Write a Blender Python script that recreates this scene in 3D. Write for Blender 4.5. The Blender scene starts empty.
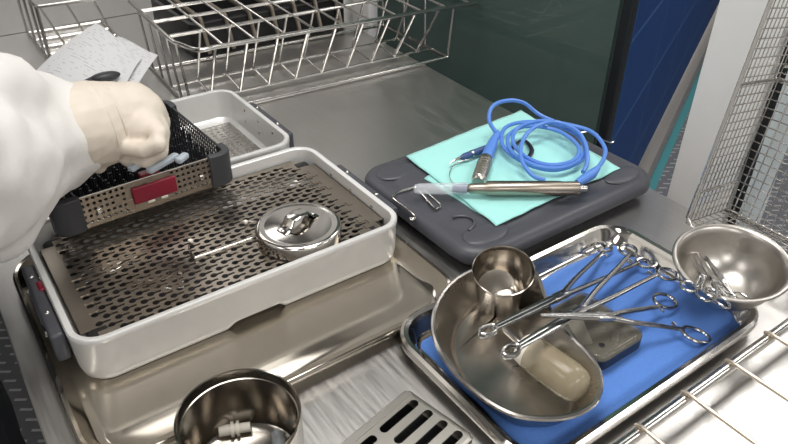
import bpy, bmesh, math, random
from mathutils import Vector, Matrix, noise
random.seed(7)
PI = math.pi
scn = bpy.context.scene
COL = scn.collection
TABLE_H = 0.88          # everything is built with the table top at z = 0 and lifted at the end

# ------------------------------------------------------------------ materials
def mat(name, col, rough=0.5, metal=0.0, spec=0.5, noise_s=0, noise_amt=0.0, bump=0.0, stretch=None,
        trans=0.0, ior=1.45, colvar=0.0, sheen=0.0, alpha=1.0, aniso=0.0, coat=0.0):
    m = bpy.data.materials.new(name); m.use_nodes = True
    nt = m.node_tree; b = nt.nodes['Principled BSDF']
    b.inputs['Base Color'].default_value = (*col, 1)
    b.inputs['Roughness'].default_value = rough
    b.inputs['Metallic'].default_value = metal
    b.inputs['Specular IOR Level'].default_value = spec
    b.inputs['Transmission Weight'].default_value = trans
    b.inputs['IOR'].default_value = ior
    b.inputs['Alpha'].default_value = alpha
    b.inputs['Coat Weight'].default_value = coat
    if sheen: b.inputs['Sheen Weight'].default_value = sheen
    if aniso: b.inputs['Anisotropic'].default_value = aniso
    if noise_s:
        tc = nt.nodes.new('ShaderNodeTexCoord'); mp = nt.nodes.new('ShaderNodeMapping')
        nt.links.new(tc.outputs['Object'], mp.inputs['Vector'])
        if stretch: mp.inputs['Scale'].default_value = stretch
        n = nt.nodes.new('ShaderNodeTexNoise'); n.inputs['Scale'].default_value = noise_s
        n.inputs['Detail'].default_value = 4
        nt.links.new(mp.outputs['Vector'], n.inputs['Vector'])
        if noise_amt:
            mr = nt.nodes.new('ShaderNodeMapRange')
            mr.inputs['From Min'].default_value = 0.3; mr.inputs['From Max'].default_value = 0.7
            mr.inputs['To Min'].default_value = max(0.02, rough - noise_amt); mr.inputs['To Max'].default_value = rough + noise_amt
            nt.links.new(n.outputs['Fac'], mr.inputs['Value']); nt.links.new(mr.outputs['Result'], b.inputs['Roughness'])
        if colvar:
            mx = nt.nodes.new('ShaderNodeMix'); mx.data_type = 'RGBA'
            mx.inputs['A'].default_value = (*[c * (1 - colvar) for c in col], 1)
            mx.inputs['B'].default_value = (*[min(1, c * (1 + colvar)) for c in col], 1)
            nt.links.new(n.outputs['Fac'], mx.inputs['Factor']); nt.links.new(mx.outputs['Result'], b.inputs['Base Color'])
        if bump:
            bp = nt.nodes.new('ShaderNodeBump'); bp.inputs['Strength'].default_value = bump; bp.inputs['Distance'].default_value = 0.002
            nt.links.new(n.outputs['Fac'], bp.inputs['Height']); nt.links.new(bp.outputs['Normal'], b.inputs['Normal'])
    return m

M = {}
M['table'] = mat('brushed_table_steel', (.57, .555, .535), .36, 1, noise_s=9, noise_amt=.06, stretch=(22, 1.2, 1), bump=.03, colvar=.10)
M['steel'] = mat('polished_steel', (.68, .655, .62), .13, 1, noise_s=14, noise_amt=.05, bump=.02)
M['mirror'] = mat('mirror_tray_steel', (.50, .46, .40), .10, 1, noise_s=7, noise_amt=.03, bump=.05)
M['basin'] = mat('basin_steel', (.47, .445, .41), .24, 1, noise_s=12, noise_amt=.05)
M['bowl'] = mat('bowl_brushed_steel', (.43, .405, .375), .33, 1, noise_s=12, noise_amt=.04)
M['panel'] = mat('plain_steel_sheet', (.58, .55, .50), .3, 1)
M['cup'] = mat('cup_steel', (.44, .405, .36), .2, 1, noise_s=12, noise_amt=.04)
M['jar'] = mat('jar_steel', (.37, .34, .30), .18, 1, noise_s=10, noise_amt=.04)
M['satin'] = mat('satin_steel', (.60, .575, .54), .26, 1, noise_s=30, noise_amt=.06, stretch=(1, 1, 6))
M['warm'] = mat('warm_perforated_steel', (.37, .325, .275), .34, 1, noise_s=20, noise_amt=.06, colvar=.1)
M['instr'] = mat('instrument_steel', (.47, .465, .455), .2, 1, noise_s=40, noise_amt=.05)
M['wire'] = mat('wire_steel', (.70, .68, .65), .2, 1, noise_s=30, noise_amt=.05)
M['rust'] = mat('tan_wire_steel', (.52, .45, .37), .32, .7, noise_s=30, noise_amt=.06)
M['alu'] = mat('white_anodised_aluminium', (.74, .735, .72), .38, .35, noise_s=60, noise_amt=.05, bump=.03, colvar=.03)
M['grey'] = mat('grey_plastic', (.066, .068, .080), .40, noise_s=90, noise_amt=.06, bump=.08)
M['dkgrey'] = mat('dark_grey_plastic', (.045, .047, .052), .4, noise_s=60, noise_amt=.05)
M['black'] = mat('black_plastic', (.012, .012, .013), .4)
M['silicone'] = mat('black_silicone', (.025, .026, .03), .32)
M['red'] = mat('dark_red_plastic', (.23, .012, .03), .35, noise_s=50, noise_amt=.05)
M['lblue'] = mat('frosted_grey_blue_plastic', (.50, .56, .62), .35, trans=.25)
M['green'] = mat('mint_green_cloth', (.35, .73, .69), .9, noise_s=420, bump=.25, sheen=.2, colvar=.05)
M['blue'] = mat('blue_wrap_cloth', (.085, .215, .60), .85, noise_s=380, bump=.3, sheen=.15, colvar=.12)
M['cable'] = mat('blue_cable_rubber', (.10, .24, .66), .38)
M['bluep'] = mat('dark_blue_plastic', (.05, .09, .21), .35)
M['clear'] = mat('clear_plastic', (.92, .95, .97), .12, trans=.92, ior=1.3)
M['frost'] = mat('frosted_clear_plastic', (.74, .78, .83), .2, alpha=.38)
M['haze'] = mat('hazy_clear_plastic', (.42, .46, .48), .12, alpha=.4)
M['smoke'] = mat('smoky_clear_plastic', (.20, .185, .15), .08, alpha=.45)
M['amber'] = mat('amber_translucent_plastic', (.40, .34, .23), .16, alpha=.55)
M['ivory'] = mat('ivory_plastic', (.78, .74, .66), .45)
M['paperw'] = None
M['gown'] = mat('white_gown_fabric', (.72, .70, .675), .9, noise_s=260, bump=.12, sheen=.15)
M['glove'] = mat('cream_latex_glove', (.66, .59, .505), .55, noise_s=45, bump=.10, colvar=.03)
M['skin'] = mat('skin', (.62, .42, .33), .55)
M['trouser'] = mat('dark_trouser_fabric', (.03, .034, .042), .9, noise_s=200, bump=.1)
M['cap'] = mat('pale_blue_cap_fabric', (.45, .6, .72), .9)
M['white'] = mat('white_paint', (.84, .825, .81), .5, noise_s=40, bump=.03, colvar=.02)
M['pale'] = mat('pale_blue_grey_paint', (.60, .66, .68), .45)
M['wall'] = mat('wall_paint', (.66, .65, .63), .8, noise_s=12, colvar=.03)
M['ceil'] = mat('ceiling_paint', (.36, .355, .345), .9)
M['dark'] = mat('dark_frame_metal', (.02, .025, .03), .35, .3)
M['teal'] = mat('teal_floor_paint', (.05, .24, .27), .5)

def glass_mat():
    m = bpy.data.materials.new('green_tinted_glass'); m.use_nodes = True
    nt = m.node_tree; b = nt.nodes['Principled BSDF']; out = nt.nodes['Material Output']
    b.inputs['Base Color'].default_value = (.085, .130, .118, 1); b.inputs['Roughness'].default_value = .03
    b.inputs['Specular IOR Level'].default_value = .7
    t = nt.nodes.new('ShaderNodeBsdfTransparent'); t.inputs['Color'].default_value = (.34, .50, .44, 1)
    mx = nt.nodes.new('ShaderNodeMixShader'); mx.inputs['Fac'].default_value = .78
    nt.links.new(t.outputs[0], mx.inputs[1]); nt.links.new(b.outputs[0], mx.inputs[2]); nt.links.new(mx.outputs[0], out.inputs['Surface'])
    return m
M['glass'] = glass_mat()

def tile_mat():
    m = bpy.data.materials.new('dark_blue_wall_tiles'); m.use_nodes = True
    nt = m.node_tree; b = nt.nodes['Principled BSDF']
    tc = nt.nodes.new('ShaderNodeTexCoord'); br = nt.nodes.new('ShaderNodeTexBrick')
    br.offset = 0.0; br.inputs['Scale'].default_value = 1.0
    br.inputs['Color1'].default_value = (.006, .034, .13, 1); br.inputs['Color2'].default_value = (.007, .038, .145, 1)
    br.inputs['Mortar'].default_value = (.03, .085, .22, 1)
    br.inputs['Mortar Size'].default_value = .006; br.inputs['Brick Width'].default_value = .6; br.inputs['Row Height'].default_value = .3
    nt.links.new(tc.outputs['UV'], br.inputs['Vector']); nt.links.new(br.outputs['Color'], b.inputs['Base Color'])
    b.inputs['Roughness'].default_value = .45; b.inputs['Specular IOR Level'].default_value = .04
    return m
M['tile'] = tile_mat()

def tread_mat():
    m = bpy.data.materials.new('grey_tread_plate_floor'); m.use_nodes = True
    nt = m.node_tree; b = nt.nodes['Principled BSDF']
    tc = nt.nodes.new('ShaderNodeTexCoord'); mp = nt.nodes.new('ShaderNodeMapping')
    mp.inputs['Rotation'].default_value = (0, 0, .6)
    br = nt.nodes.new('ShaderNodeTexBrick'); br.offset = 0.5
    br.inputs['Scale'].default_value = 1.0
    br.inputs['Color1'].default_value = (1, 1, 1, 1); br.inputs['Color2'].default_value = (1, 1, 1, 1); br.inputs['Mortar'].default_value = (0, 0, 0, 1)
    br.inputs['Mortar Size'].default_value = .0145; br.inputs['Brick Width'].default_value = .062; br.inputs['Row Height'].default_value = .036
    nt.links.new(tc.outputs['Object'], mp.inputs['Vector']); nt.links.new(mp.outputs['Vector'], br.inputs['Vector'])
    mx = nt.nodes.new('ShaderNodeMix'); mx.data_type = 'RGBA'
    mx.inputs['A'].default_value = (.16, .165, .18, 1); mx.inputs['B'].default_value = (.46, .46, .47, 1)
    nt.links.new(br.outputs['Color'], mx.inputs['Factor']); nt.links.new(mx.outputs['Result'], b.inputs['Base Color'])
    bp = nt.nodes.new('ShaderNodeBump'); bp.inputs['Strength'].default_value = .6; bp.inputs['Distance'].default_value = .004
    nt.links.new(br.outputs['Color'], bp.inputs['Height']); nt.links.new(bp.outputs['Normal'], b.inputs['Normal'])
    b.inputs['Roughness'].default_value = .38; b.inputs['Metallic'].default_value = .3
    return m
M['tread'] = tread_mat()

def paper_mat():
    # white form with rows of grey print: pseudo text lines in UV space
    m = bpy.data.materials.new('printed_paper'); m.use_nodes = True
    nt = m.node_tree; b = nt.nodes['Principled BSDF']; L = nt.links.new
    tc = nt.nodes.new('ShaderNodeTexCoord'); sp = nt.nodes.new('ShaderNodeSeparateXYZ'); L(tc.outputs['UV'], sp.inputs[0])
    def mth(op, a, v=None, w=None):
        n = nt.nodes.new('ShaderNodeMath'); n.operation = op
        for i, x in enumerate((a, v, w)):
            if x is None: continue
            if isinstance(x, (int, float)): n.inputs[i].default_value = x
            else: L(x, n.inputs[i])
        return n.outputs[0]
    rows = mth('MULTIPLY', sp.outputs['Y'], 27.0)
    fr = mth('FRACT', rows)
    line = mth('MULTIPLY', mth('GREATER_THAN', fr, .38), mth('LESS_THAN', fr, .62))
    cv = nt.nodes.new('ShaderNodeCombineXYZ'); L(mth('MULTIPLY', sp.outputs['X'], 6.5), cv.inputs[0]); L(mth('FLOOR', rows), cv.inputs[1])
    wn = nt.nodes.new('ShaderNodeTexNoise'); wn.inputs['Scale'].default_value = 1.7; L(cv.outputs[0], wn.inputs['Vector'])
    word = mth('GREATER_THAN', wn.outputs['Fac'], .53)
    inx = mth('MULTIPLY', mth('GREATER_THAN', sp.outputs['X'], .08), mth('LESS_THAN', sp.outputs['X'], .92))
    fac = mth('MULTIPLY', mth('MULTIPLY', line, word), inx)
    mx = nt.nodes.new('ShaderNodeMix'); mx.data_type = 'RGBA'
    mx.inputs['A'].default_value = (.82, .82, .83, 1); mx.inputs['B'].default_value = (.56, .56, .59, 1)
    L(fac, mx.inputs['Factor']); L(mx.outputs['Result'], b.inputs['Base Color']); b.inputs['Roughness'].default_value = .7
    return m
M['paper'] = paper_mat()

# ------------------------------------------------------------------ mesh helpers
class MB:
    def __init__(s): s.bm = bmesh.new(); s.M = None
    def verts(s, pts): return [s.bm.verts.new(p) for p in pts]
    def box(s, c, d, bev=0, rot=0, M=None):
        t = bmesh.new(); bmesh.ops.create_cube(t, size=1)
        bmesh.ops.scale(t, vec=d, verts=t.verts)
        if bev: bmesh.ops.bevel(t, geom=t.edges[:], offset=bev, segments=3, profile=.5, affect='EDGES')
        if rot: bmesh.ops.rotate(t, matrix=Matrix.Rotation(rot, 3, 'Z'), verts=t.verts)
        if M is not None: bmesh.ops.transform(t, matrix=M, verts=t.verts)
        bmesh.ops.translate(t, vec=c, verts=t.verts)
        s.join(t); return s
    def join(s, t):
        mp = {v: s.bm.verts.new(v.co) for v in t.verts}
        for f in t.faces:
            try: s.bm.faces.new([mp[v] for v in f.verts])
            except ValueError: pass
        t.free()
    def tube(s, pts, r, n=8, closed=False, flat=1.0, up=None):
        pts = [Vector(p) for p in pts]
        k = len(pts); rs = r if isinstance(r, (list, tuple)) else [r] * k
        rings = []; prev = None
        for i, p in enumerate(pts):
            if closed: t = pts[(i + 1) % k] - pts[i - 1]
            else: t = pts[min(i + 1, k - 1)] - pts[max(i - 1, 0)]
            t.normalize()
            if up is not None: nrm = Vector(up)
            elif prev is None: nrm = Vector((0, 0, 1)) if abs(t.z) < .9 else Vector((1, 0, 0))
            else: nrm = prev
            nrm = (nrm - t * nrm.dot(t))
            if nrm.length < 1e-6: nrm = t.orthogonal()
            nrm.normalize(); prev = nrm; bn = t.cross(nrm)
            rings.append(s.verts([p + nrm * (math.sin(a) * rs[i] * flat) + bn * (math.cos(a) * rs[i]) for a in (2 * PI * j / n for j in range(n))]))
        for i in range(k if closed else k - 1):
            a, b = rings[i], rings[(i + 1) % k]
            for j in range(n): s.bm.faces.new((a[j], a[(j + 1) % n], b[(j + 1) % n], b[j]))
        if not closed:
            s.bm.faces.new(rings[0][::-1]); s.bm.faces.new(rings[-1])
        return s
    def loft(s, rings, cap0=True, cap1=True, closed=True):
        R = [s.verts(r) for r in rings]; n = len(R[0])
        for a, b in zip(R, R[1:]):
            for j in range(n if closed else n - 1): s.bm.faces.new((a[j], a[(j + 1) % n], b[(j + 1) % n], b[j]))
        if cap0: s.bm.faces.new(R[0][::-1])
        if cap1: s.bm.faces.new(R[-1])
        return s
    def lathe(s, prof, c, n=48, cap0=True, cap1=True):
        return s.loft([[(c[0] + r * math.cos(2 * PI * j / n), c[1] + r * math.sin(2 * PI * j / n), c[2] + z) for j in range(n)] for r, z in prof], cap0, cap1)
    def sphere(s, c, r, sc=(1, 1, 1), seg=14):
        t = bmesh.new(); bmesh.ops.create_uvsphere(t, u_segments=seg, v_segments=max(6, seg // 2 + 2), radius=r)
        bmesh.ops.scale(t, vec=sc, verts=t.verts); bmesh.ops.translate(t, vec=c, verts=t.verts); s.join(t); return s
    def capsule(s, pts, rs, n=14):
        pts = [Vector(p) for p in pts]
        s.tube(pts, rs, n)
        for p, r in zip(pts, rs): s.sphere(p, r, seg=n)
        return s

def rr(cx, cy, hx, hy, r, z, n=8):
    """rounded rectangle ring"""
    r = min(r, hx - 1e-4, hy - 1e-4); out = []
    for sx, sy, a0 in ((1, 1, 0), (-1, 1, PI / 2), (-1, -1, PI), (1, -1, 1.5 * PI)):
        for k in range(n + 1):
            a = a0 + PI / 2 * k / n
            out.append((cx + sx * (hx - r) + r * math.cos(a), cy + sy * (hy - r) + r * math.sin(a), z))
    return out
def bez(pts, n=8, closed=False):
    """Catmull-Rom through points"""
    P = [Vector(p) for p in pts]; k = len(P); out = []
    for i in range(k if closed else k - 1):
        if closed: a, b, c, d = P[i - 1], P[i], P[(i + 1) % k], P[(i + 2) % k]
        else: a, b, c, d = P[max(i - 1, 0)], P[i], P[i + 1], P[min(i + 2, k - 1)]
        for j in range(n):
            t = j / n
            out.append(.5 * ((2 * b) + (c - a) * t + (2 * a - 5 * b + 4 * c - d) * t * t + (3 * b - a - 3 * c + d) * t ** 3))
    if not closed: out.append(P[-1])
    return out

ROOT = {}
def thing(name, base, label, cat, group=None):
    o = bpy.data.objects.new(name, None); COL.objects.link(o)
    o.location = base; o.empty_display_size = .05
    o['label'] = label; o['category'] = cat
    if group: o['group'] = group
    ROOT[o.name] = Vector(base)
    return o
def base_of(o):
    while o.parent is not None: o = o.parent
    return Vector(o.location)
def obj(name, mb, m, parent=None, base=None, smooth=True, label=None, cat=None, group=None, kind=None, sharp=.7):
    bm = mb.bm
    if mb.M is not None: bmesh.ops.transform(bm, matrix=mb.M, verts=bm.verts)
    bmesh.ops.recalc_face_normals(bm, faces=bm.faces)
    b = base_of(parent) if parent is not None else Vector(base if base is not None else (0, 0, 0))
    bmesh.ops.translate(bm, vec=-b, verts=bm.verts)
    me = bpy.data.meshes.new(name); bm.to_mesh(me); bm.free()
    o = bpy.data.objects.new(name, me); COL.objects.link(o)
    if parent is not None: o.parent = parent
    else: o.location = b
    me.materials.append(m)
    if smooth:
        me.polygons.foreach_set('use_smooth', [True] * len(me.polygons)); me.set_sharp_from_angle(angle=sharp)
    if label: o['label'] = label
    if cat: o['category'] = cat
    if group: o['group'] = group
    if kind: o['kind'] = kind
    return o
def struct(name, mb, m, **k): return obj(name, mb, m, kind='structure', **k)
def single(name, mb, m, base, label, cat, group=None, kind=None, **k): return obj(name, mb, m, base=base, label=label, cat=cat, group=group, kind=kind, **k)
def solid(o, t, off=-1):
    md = o.modifiers.new('thickness', 'SOLIDIFY'); md.thickness = t; md.offset = off; return o

def perf_cell(mb, cx, cy, w, h, z, rh, tail=0.0, tw=0.0, tf=None, hx=0.0):
    """one sheet cell w x h with a round hole of radius rh at (hx,0), optional tail of half-width tw running to +tail"""
    x0, x1, y0, y1 = -w / 2 - hx, w / 2 - hx, -h / 2, h / 2
    angs = [2 * PI * k / 16 for k in range(16)] + [math.atan2(y, x) % (2 * PI) for x in (x0, x1) for y in (y0, y1)]
    if tail:
        e = math.atan2(tw, tail); q = math.asin(tw / rh)
        e2_ = math.atan2(tw, tail - tw); angs += [e, 2 * PI - e, q, 2 * PI - q, e2_, 2 * PI - e2_, e * .6, 2 * PI - e * .6]
    angs = sorted(set(round(a, 5) for a in angs)); I, O = [], []
    for a in angs:
        c, s_ = math.cos(a), math.sin(a); R = rh
        if tail and c > 0:
            d_ = tail - tw                                  # the tail ends in a half circle
            tl = tw / abs(s_) if abs(s_) > 1e-6 else 9
            if tl * c > d_: tl = d_ * c + math.sqrt(max(0, tw * tw - (d_ * s_) ** 2))
            R = max(R, tl)
        t = min((x1 / c if c > 0 else x0 / c) if abs(c) > 1e-9 else 9, (y1 / s_ if s_ > 0 else y0 / s_) if abs(s_) > 1e-9 else 9)
        R = min(R, t * .94)
        I.append((cx + hx + R * c, cy + R * s_, z)); O.append((cx + hx + t * c, cy + t * s_, z))
    if tf: I = [tf(p) for p in I]; O = [tf(p) for p in O]
    I = mb.verts(I); O = mb.verts(O); n = len(I)
    for j in range(n): mb.bm.faces.new((I[j], I[(j + 1) % n], O[(j + 1) % n], O[j]))
def quad(mb, x0, x1, y0, y1, z, tf=None):
    p = [(x0, y0, z), (x1, y0, z), (x1, y1, z), (x0, y1, z)]
    if tf: p = [tf(q) for q in p]
    mb.bm.faces.new(mb.verts(p))

# ------------------------------------------------------------------ the setting
def slab(name, pts, z0, z1, m, bev=0):
    mb = MB(); mb.loft([[(x, y, z0) for x, y in pts], [(x, y, z1) for x, y in pts]])
    return struct(name, mb, m, smooth=False)
FZ = -TABLE_H
slab('floor', [(-3, -2.6), (6.4, -2.6), (6.4, 6), (-3, 6)], FZ - .1, FZ, M['tread'])
slab('ceiling', [(-3, -2.6), (6.4, -2.6), (6.4, 6), (-3, 6)], 1.82, 1.9, M['ceil'])
slab('wall_back', [(-3, 5.9), (6.4, 5.9), (6.4, 6), (-3, 6)], FZ, 1.82, M['wall'])
slab('wall_front', [(-3, -2.6), (6.4, -2.6), (6.4, -2.5), (-3, -2.5)], FZ, 1.82, M['wall'])
slab('wall_left', [(-3, -2.5), (-2.9, -2.5), (-2.9, 5.9), (-3, 5.9)], FZ, 1.82, M['wall'])
slab('wall_right', [(6.3, -2.5), (6.4, -2.5), (6.4, 5.9), (6.3, 5.9)], FZ, 1.82, M['wall'])
# dark blue tiled wall with a steel bumper rail along its foot
A = Vector((1.7972, 1.2131, -0.8300)); B = Vector((5.0081, 2.8035, -0.8300)); dr = (B - A); dr.z = 0; dr.normalize(); nr = Vector((-dr.y, dr.x, 0))
p0, p1 = A - dr * .3 + nr * .07, B + dr * .9 + nr * .07
mb = MB(); Lw = (p1 - p0).length
bmv = mb.verts([(p0.x, p0.y, FZ), (p1.x, p1.y, FZ), (p1.x, p1.y, 1.82), (p0.x, p0.y, 1.82)]); f = mb.bm.faces.new(bmv)
uvl = mb.bm.loops.layers.uv.new('UVMap')
for lp, uv in zip(f.loops, ((0, 0), (Lw, 0), (Lw, 2.7), (0, 2.7))): lp[uvl].uv = uv
w = struct('wall_tiled', mb, M['tile'], smooth=False); solid(w, .08)
mb = MB(); mb.tube([A - dr * .3 + Vector((0, 0, 0)), B + dr * .9], .07, 16)
for k in range(6):
    q = A + dr * (.15 + .7 * k); mb.tube([q, q + nr * .07], .015, 8)
struct('trim_1', mb, M['steel'])
mb = MB(); q0, q1 = A - nr * .06 - dr * .3, B - nr * .06 + dr * .9
mb.loft([[(q0.x, q0.y, z), (q1.x, q1.y, z), (q1.x - nr.x * .035, q1.y - nr.y * .035, z), (q0.x - nr.x * .035, q0.y - nr.y * .035, z)] for z in (FZ + .0005, FZ + .004)])
struct('trim_2', mb, M['teal'], smooth=False)
# glazed partition beyond the table
GX = 1.22
mb = MB(); mb.box((GX + .006, (.90 + 1.80) / 2, (FZ + 1.5) / 2), (.012, .90, 1.5 - FZ)); struct('window_1', mb, M['glass'], smooth=False)
mb = MB(); mb.box((GX + .01, .880, (FZ + 1.82) / 2), (.02, .026, 1.82 - FZ), .003); mb.box((GX + .01, 1.36, 1.53), (.05, 1.0, .06), .003); struct('window_2', mb, M['dark'])
mb = MB(); mb.box((GX + .05, 1.885, (FZ + 1.82) / 2), (.12, .10, 1.82 - FZ), .004); struct('trim_3', mb, M['white'])
mb = MB(); mb.box((GX + .06, 1.962, (FZ + 1.82) / 2), (.06, .054, 1.82 - FZ)); struct('trim_4', mb, M['black'])
mb = MB(); mb.box((GX + .05, 2.09, (FZ + 1.82) / 2), (.12, .20, 1.82 - FZ), .004); struct('trim_5', mb, M['white'])
mb = MB(); mb.box((GX + .06, 3.2, (FZ + 1.82) / 2), (.06, 2.0, 1.82 - FZ)); struct('wall_partition', mb, M['white'])
# white post beside the table
mb = MB(); mb.box((1.11, .5495, (FZ + 1.82) / 2), (.06, .115, 1.82 - FZ), .002); struct('trim_6', mb, M['white'])
mb = MB(); mb.box((1.115, .486, (FZ + 1.82) / 2), (.03, .012, 1.82 - FZ)); struct('trim_7', mb, M['black'])
mb = MB(); mb.box((1.11, .460, (FZ + 1.82) / 2), (.06, .016, 1.82 - FZ), .002); struct('trim_8', mb, M['pale'])

# ------------------------------------------------------------------ sorting tables
def table(label, x0, y0, y1, xr0, xr1):
    t = thing('sorting_table', ((x0 + xr0) / 2, (y0 + y1) / 2, FZ), label, 'table')
    mb = MB()
    pts = [(x0, y0), (xr0, y0), (xr1, y1), (x0, y1)]
    mb.loft([[(x, y, z) for x, y in pts] for z in (-.04, -.0015)] + [[(x + (.0015 if x < .5 else -.0015), y, 0) for x, y in pts]])
    obj('tabletop', mb, M['table'], t, smooth=False)
    for x, y in ((x0 + .06, y0 + .06), (xr0 - .08, y0 + .06), (xr1 - .08, y1 - .06), (x0 + .06, y1 - .06)):
        mb = MB(); mb.tube([(x, y, FZ), (x, y, -.04)], .02, 12); obj('leg', mb, M['satin'], t)
    mb = MB(); mb.box(((x0 + xr0) / 2, (y0 + y1) / 2, -.62), (xr0 - x0 - .12, y1 - y0 - .12, .02), .004); obj('undershelf', mb, M['satin'], t)
    return t
table('brushed steel sorting table carrying the trays, containers and basins', -.025, -.25, 2.105, .945, 1.055)
table('second brushed steel table butted against the back edge of the first', -.6, 2.113, 3.0, 1.06, 1.10)

# ------------------------------------------------------------------ rolled-rim trays
def tray(cx, cy, hx, hy, r, z, lip, label, m, floor_in=.022):
    t = thing('instrument_tray', (cx, cy, 0), label, 'tray')
    R = lambda i, zz: rr(cx, cy, hx - i, hy - i, max(.004, r - i), zz, 10)
    mb = MB()
    mb.loft([R(floor_in, .0006), R(floor_in - .006, .002), R(lip + .003, z - lip)], cap1=False)           # outer body
    mb.loft([R(lip + .003, z - lip), R(lip * .5, z - 2 * lip), R(.001, z - 1.7 * lip), R(0, z - lip), R(.001, z - .35 * lip), R(lip * .6, z), R(lip * 1.3, z - .2 * lip), R(lip * 1.8, z - lip),
             R(floor_in - .003, .007), R(floor_in + .001, .0035), R(floor_in + .008, .0022)], cap0=False)
    obj('tray_body', mb, m, t)
    return t
tray(.257, .751, .254, .2255, .062, .024, .0055, 'large polished steel tray under the white perforated container', M['mirror'])
tray(.5925, .402, .2215, .137, .054, .030, .0082, 'steel tray lined with blue cloth holding surgical instruments', M['steel'], .024)

# blue cloth in the tray
def cloth(pts_corner, z, t, amp, seed, nx=40, ny=30, zf=None):
    a, b, c, d = [Vector(p) for p in pts_corner]   # bilinear patch a-b-c-d
    mb = MB(); g = []
    for j in range(ny + 1):
        row = []
        for i in range(nx + 1):
            s, q = i / nx, j / ny
            p = (a * (1 - s) + b * s) * (1 - q) + (d * (1 - s) + c * s) * q
            n1 = noise.noise((p.x * 14 + seed, p.y * 14, seed)); n2 = noise.noise((p.x * 45, p.y * 45, seed * 2))
            ed = min(s, 1 - s, q, 1 - q)
            wob = noise.noise((p.x * 25, p.y * 25, 7 + seed)) * .004 * (1 if ed < .02 else 0)
            zz = z + amp * (n1 * .5 + .5) + amp * .3 * n2
            if zf: zz = zf(s, q, p, zz)
            row.append((p.x + wob, p.y + wob, zz))
        g.append(mb.verts(row))
    for j in range(ny):
        for i in range(nx): mb.bm.faces.new((g[j][i], g[j][i + 1], g[j + 1][i + 1], g[j + 1][i]))
    return mb
def tray_z(s, q, p, zz):
    e = max(0, (.292 - p.y)); e2 = max(0, .402 - p.x); 
    k = max(0, min(1, (p.x - .575) / .05)); zz = .0031 + (zz - .0031) * k
    return zz + e * 1.0 + e2 * .8
mb = cloth([(.400, .285, 0), (.789, .285, 0), (.786, .507, 0), (.404, .510, 0)], .0042, .001, .0022, 3, 60, 40, tray_z)
o = single('blue_cloth', mb, M['blue'], (.6, .4, .004), 'blue wrap cloth lining the instrument tray under the forceps', 'cloth'); solid(o, .0012, 1)

# ------------------------------------------------------------------ white sterilisation containers
def container(cx, cy, hx, hy, label, zr=.0745):
    t = thing('sterilization_container', (cx, cy, .003), label, 'container', None)
    nx_, ny_ = max(1, int(hx / .003)), max(1, int(hy / .01))
    def R(i, zz, rad=.038):
        c = rr(cx, cy, hx - i, hy - i, max(.01, rad - i), zz, 10); out = []
        for k in range(len(c)):
            a_, b_ = Vector(c[k]), Vector(c[(k + 1) % len(c)])
            n_ = 1 if k % 11 != 10 else (nx_ if k in (10, 32) else ny_)
            out += [tuple(a_.lerp(b_, q_ / n_)) for q_ in range(n_)]
        return out
    mb = MB()
    bot = []
    for x, y, z in R(.010, .003):
        k = max(0, min(1, (.042 - abs(x - cx + .009)) / .010)) if y < cy - .1 and hx > .2 else 0
        bot.append((x, y, z + .009 * k))
    b2 = []
    for x, y, z in R(.005, .009):
        k = max(0, min(1, (.042 - abs(x - cx + .009)) / .010)) if y < cy - .1 and hx > .2 else 0
        b2.append((x, y, z + .006 * k))
    mb.loft([bot, b2, R(.0025, .02), R(.001, zr - .010), R(0, zr - .008), R(0, zr - .002), R(.0015, zr), R(.0068, zr), R(.0088, zr - .0015), R(.0095, zr - .006), R(.011, .018), R(.02, .010), R(.03, .0095)])
    obj('container_body', mb, M['alu'], t)
    for sx in (-1, 1):
        x = cx + sx * (hx + .0086)
        mb = MB(); mb.box((x, cy - .02, .046), (.016, .165, .042), .004)
        mb.box((x + sx * .003, cy - .02, .056), (.014, .07, .014), .003)
        la = obj('side_latch', mb, M['grey'], t)
        for dy in (-.055, .03):
            mb = MB(); mb.sphere((x, cy + dy, .067), .0035, seg=8); obj('rivet', mb, M['steel'], la)
        mb = MB()
        xo = x + sx * .008
        mb.tube(bez([(x, cy - .06, .045), (xo, cy - .06, .042), (xo, cy - .05, .036), (xo, cy + .03, .036), (xo, cy + .038, .042), (x, cy + .038, .045)], 4), .0025, 8)
        obj('handle', mb, M['steel'], la)
    # bolts on the inside of the right end
    for dy, dz in ((-.07, .060), (-.01, .060), (.05, .060), (-.01, .036), (.05, .036)):
        mb = MB(); mb.sphere((cx + hx - .0105, cy + dy, dz), .003, (.4, 1, 1), 8); obj('bolt', mb, M['steel'], t)
    return t
C1 = container(.266, .8105, .2330, .1485, 'long white container with keyhole-perforated plate, standing in the steel tray')
mb = MB()
q = (0.0304, 0.8158, 0.0630); mb.box(q, (.010, .022, .012), .003)
obj('red_seal', mb, M['red'], C1, label='red seal on the left latch')
C2 = container(.3445, 1.122, .1445, .1465, 'short white container behind the long one, perforated sheet on its floor')

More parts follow.
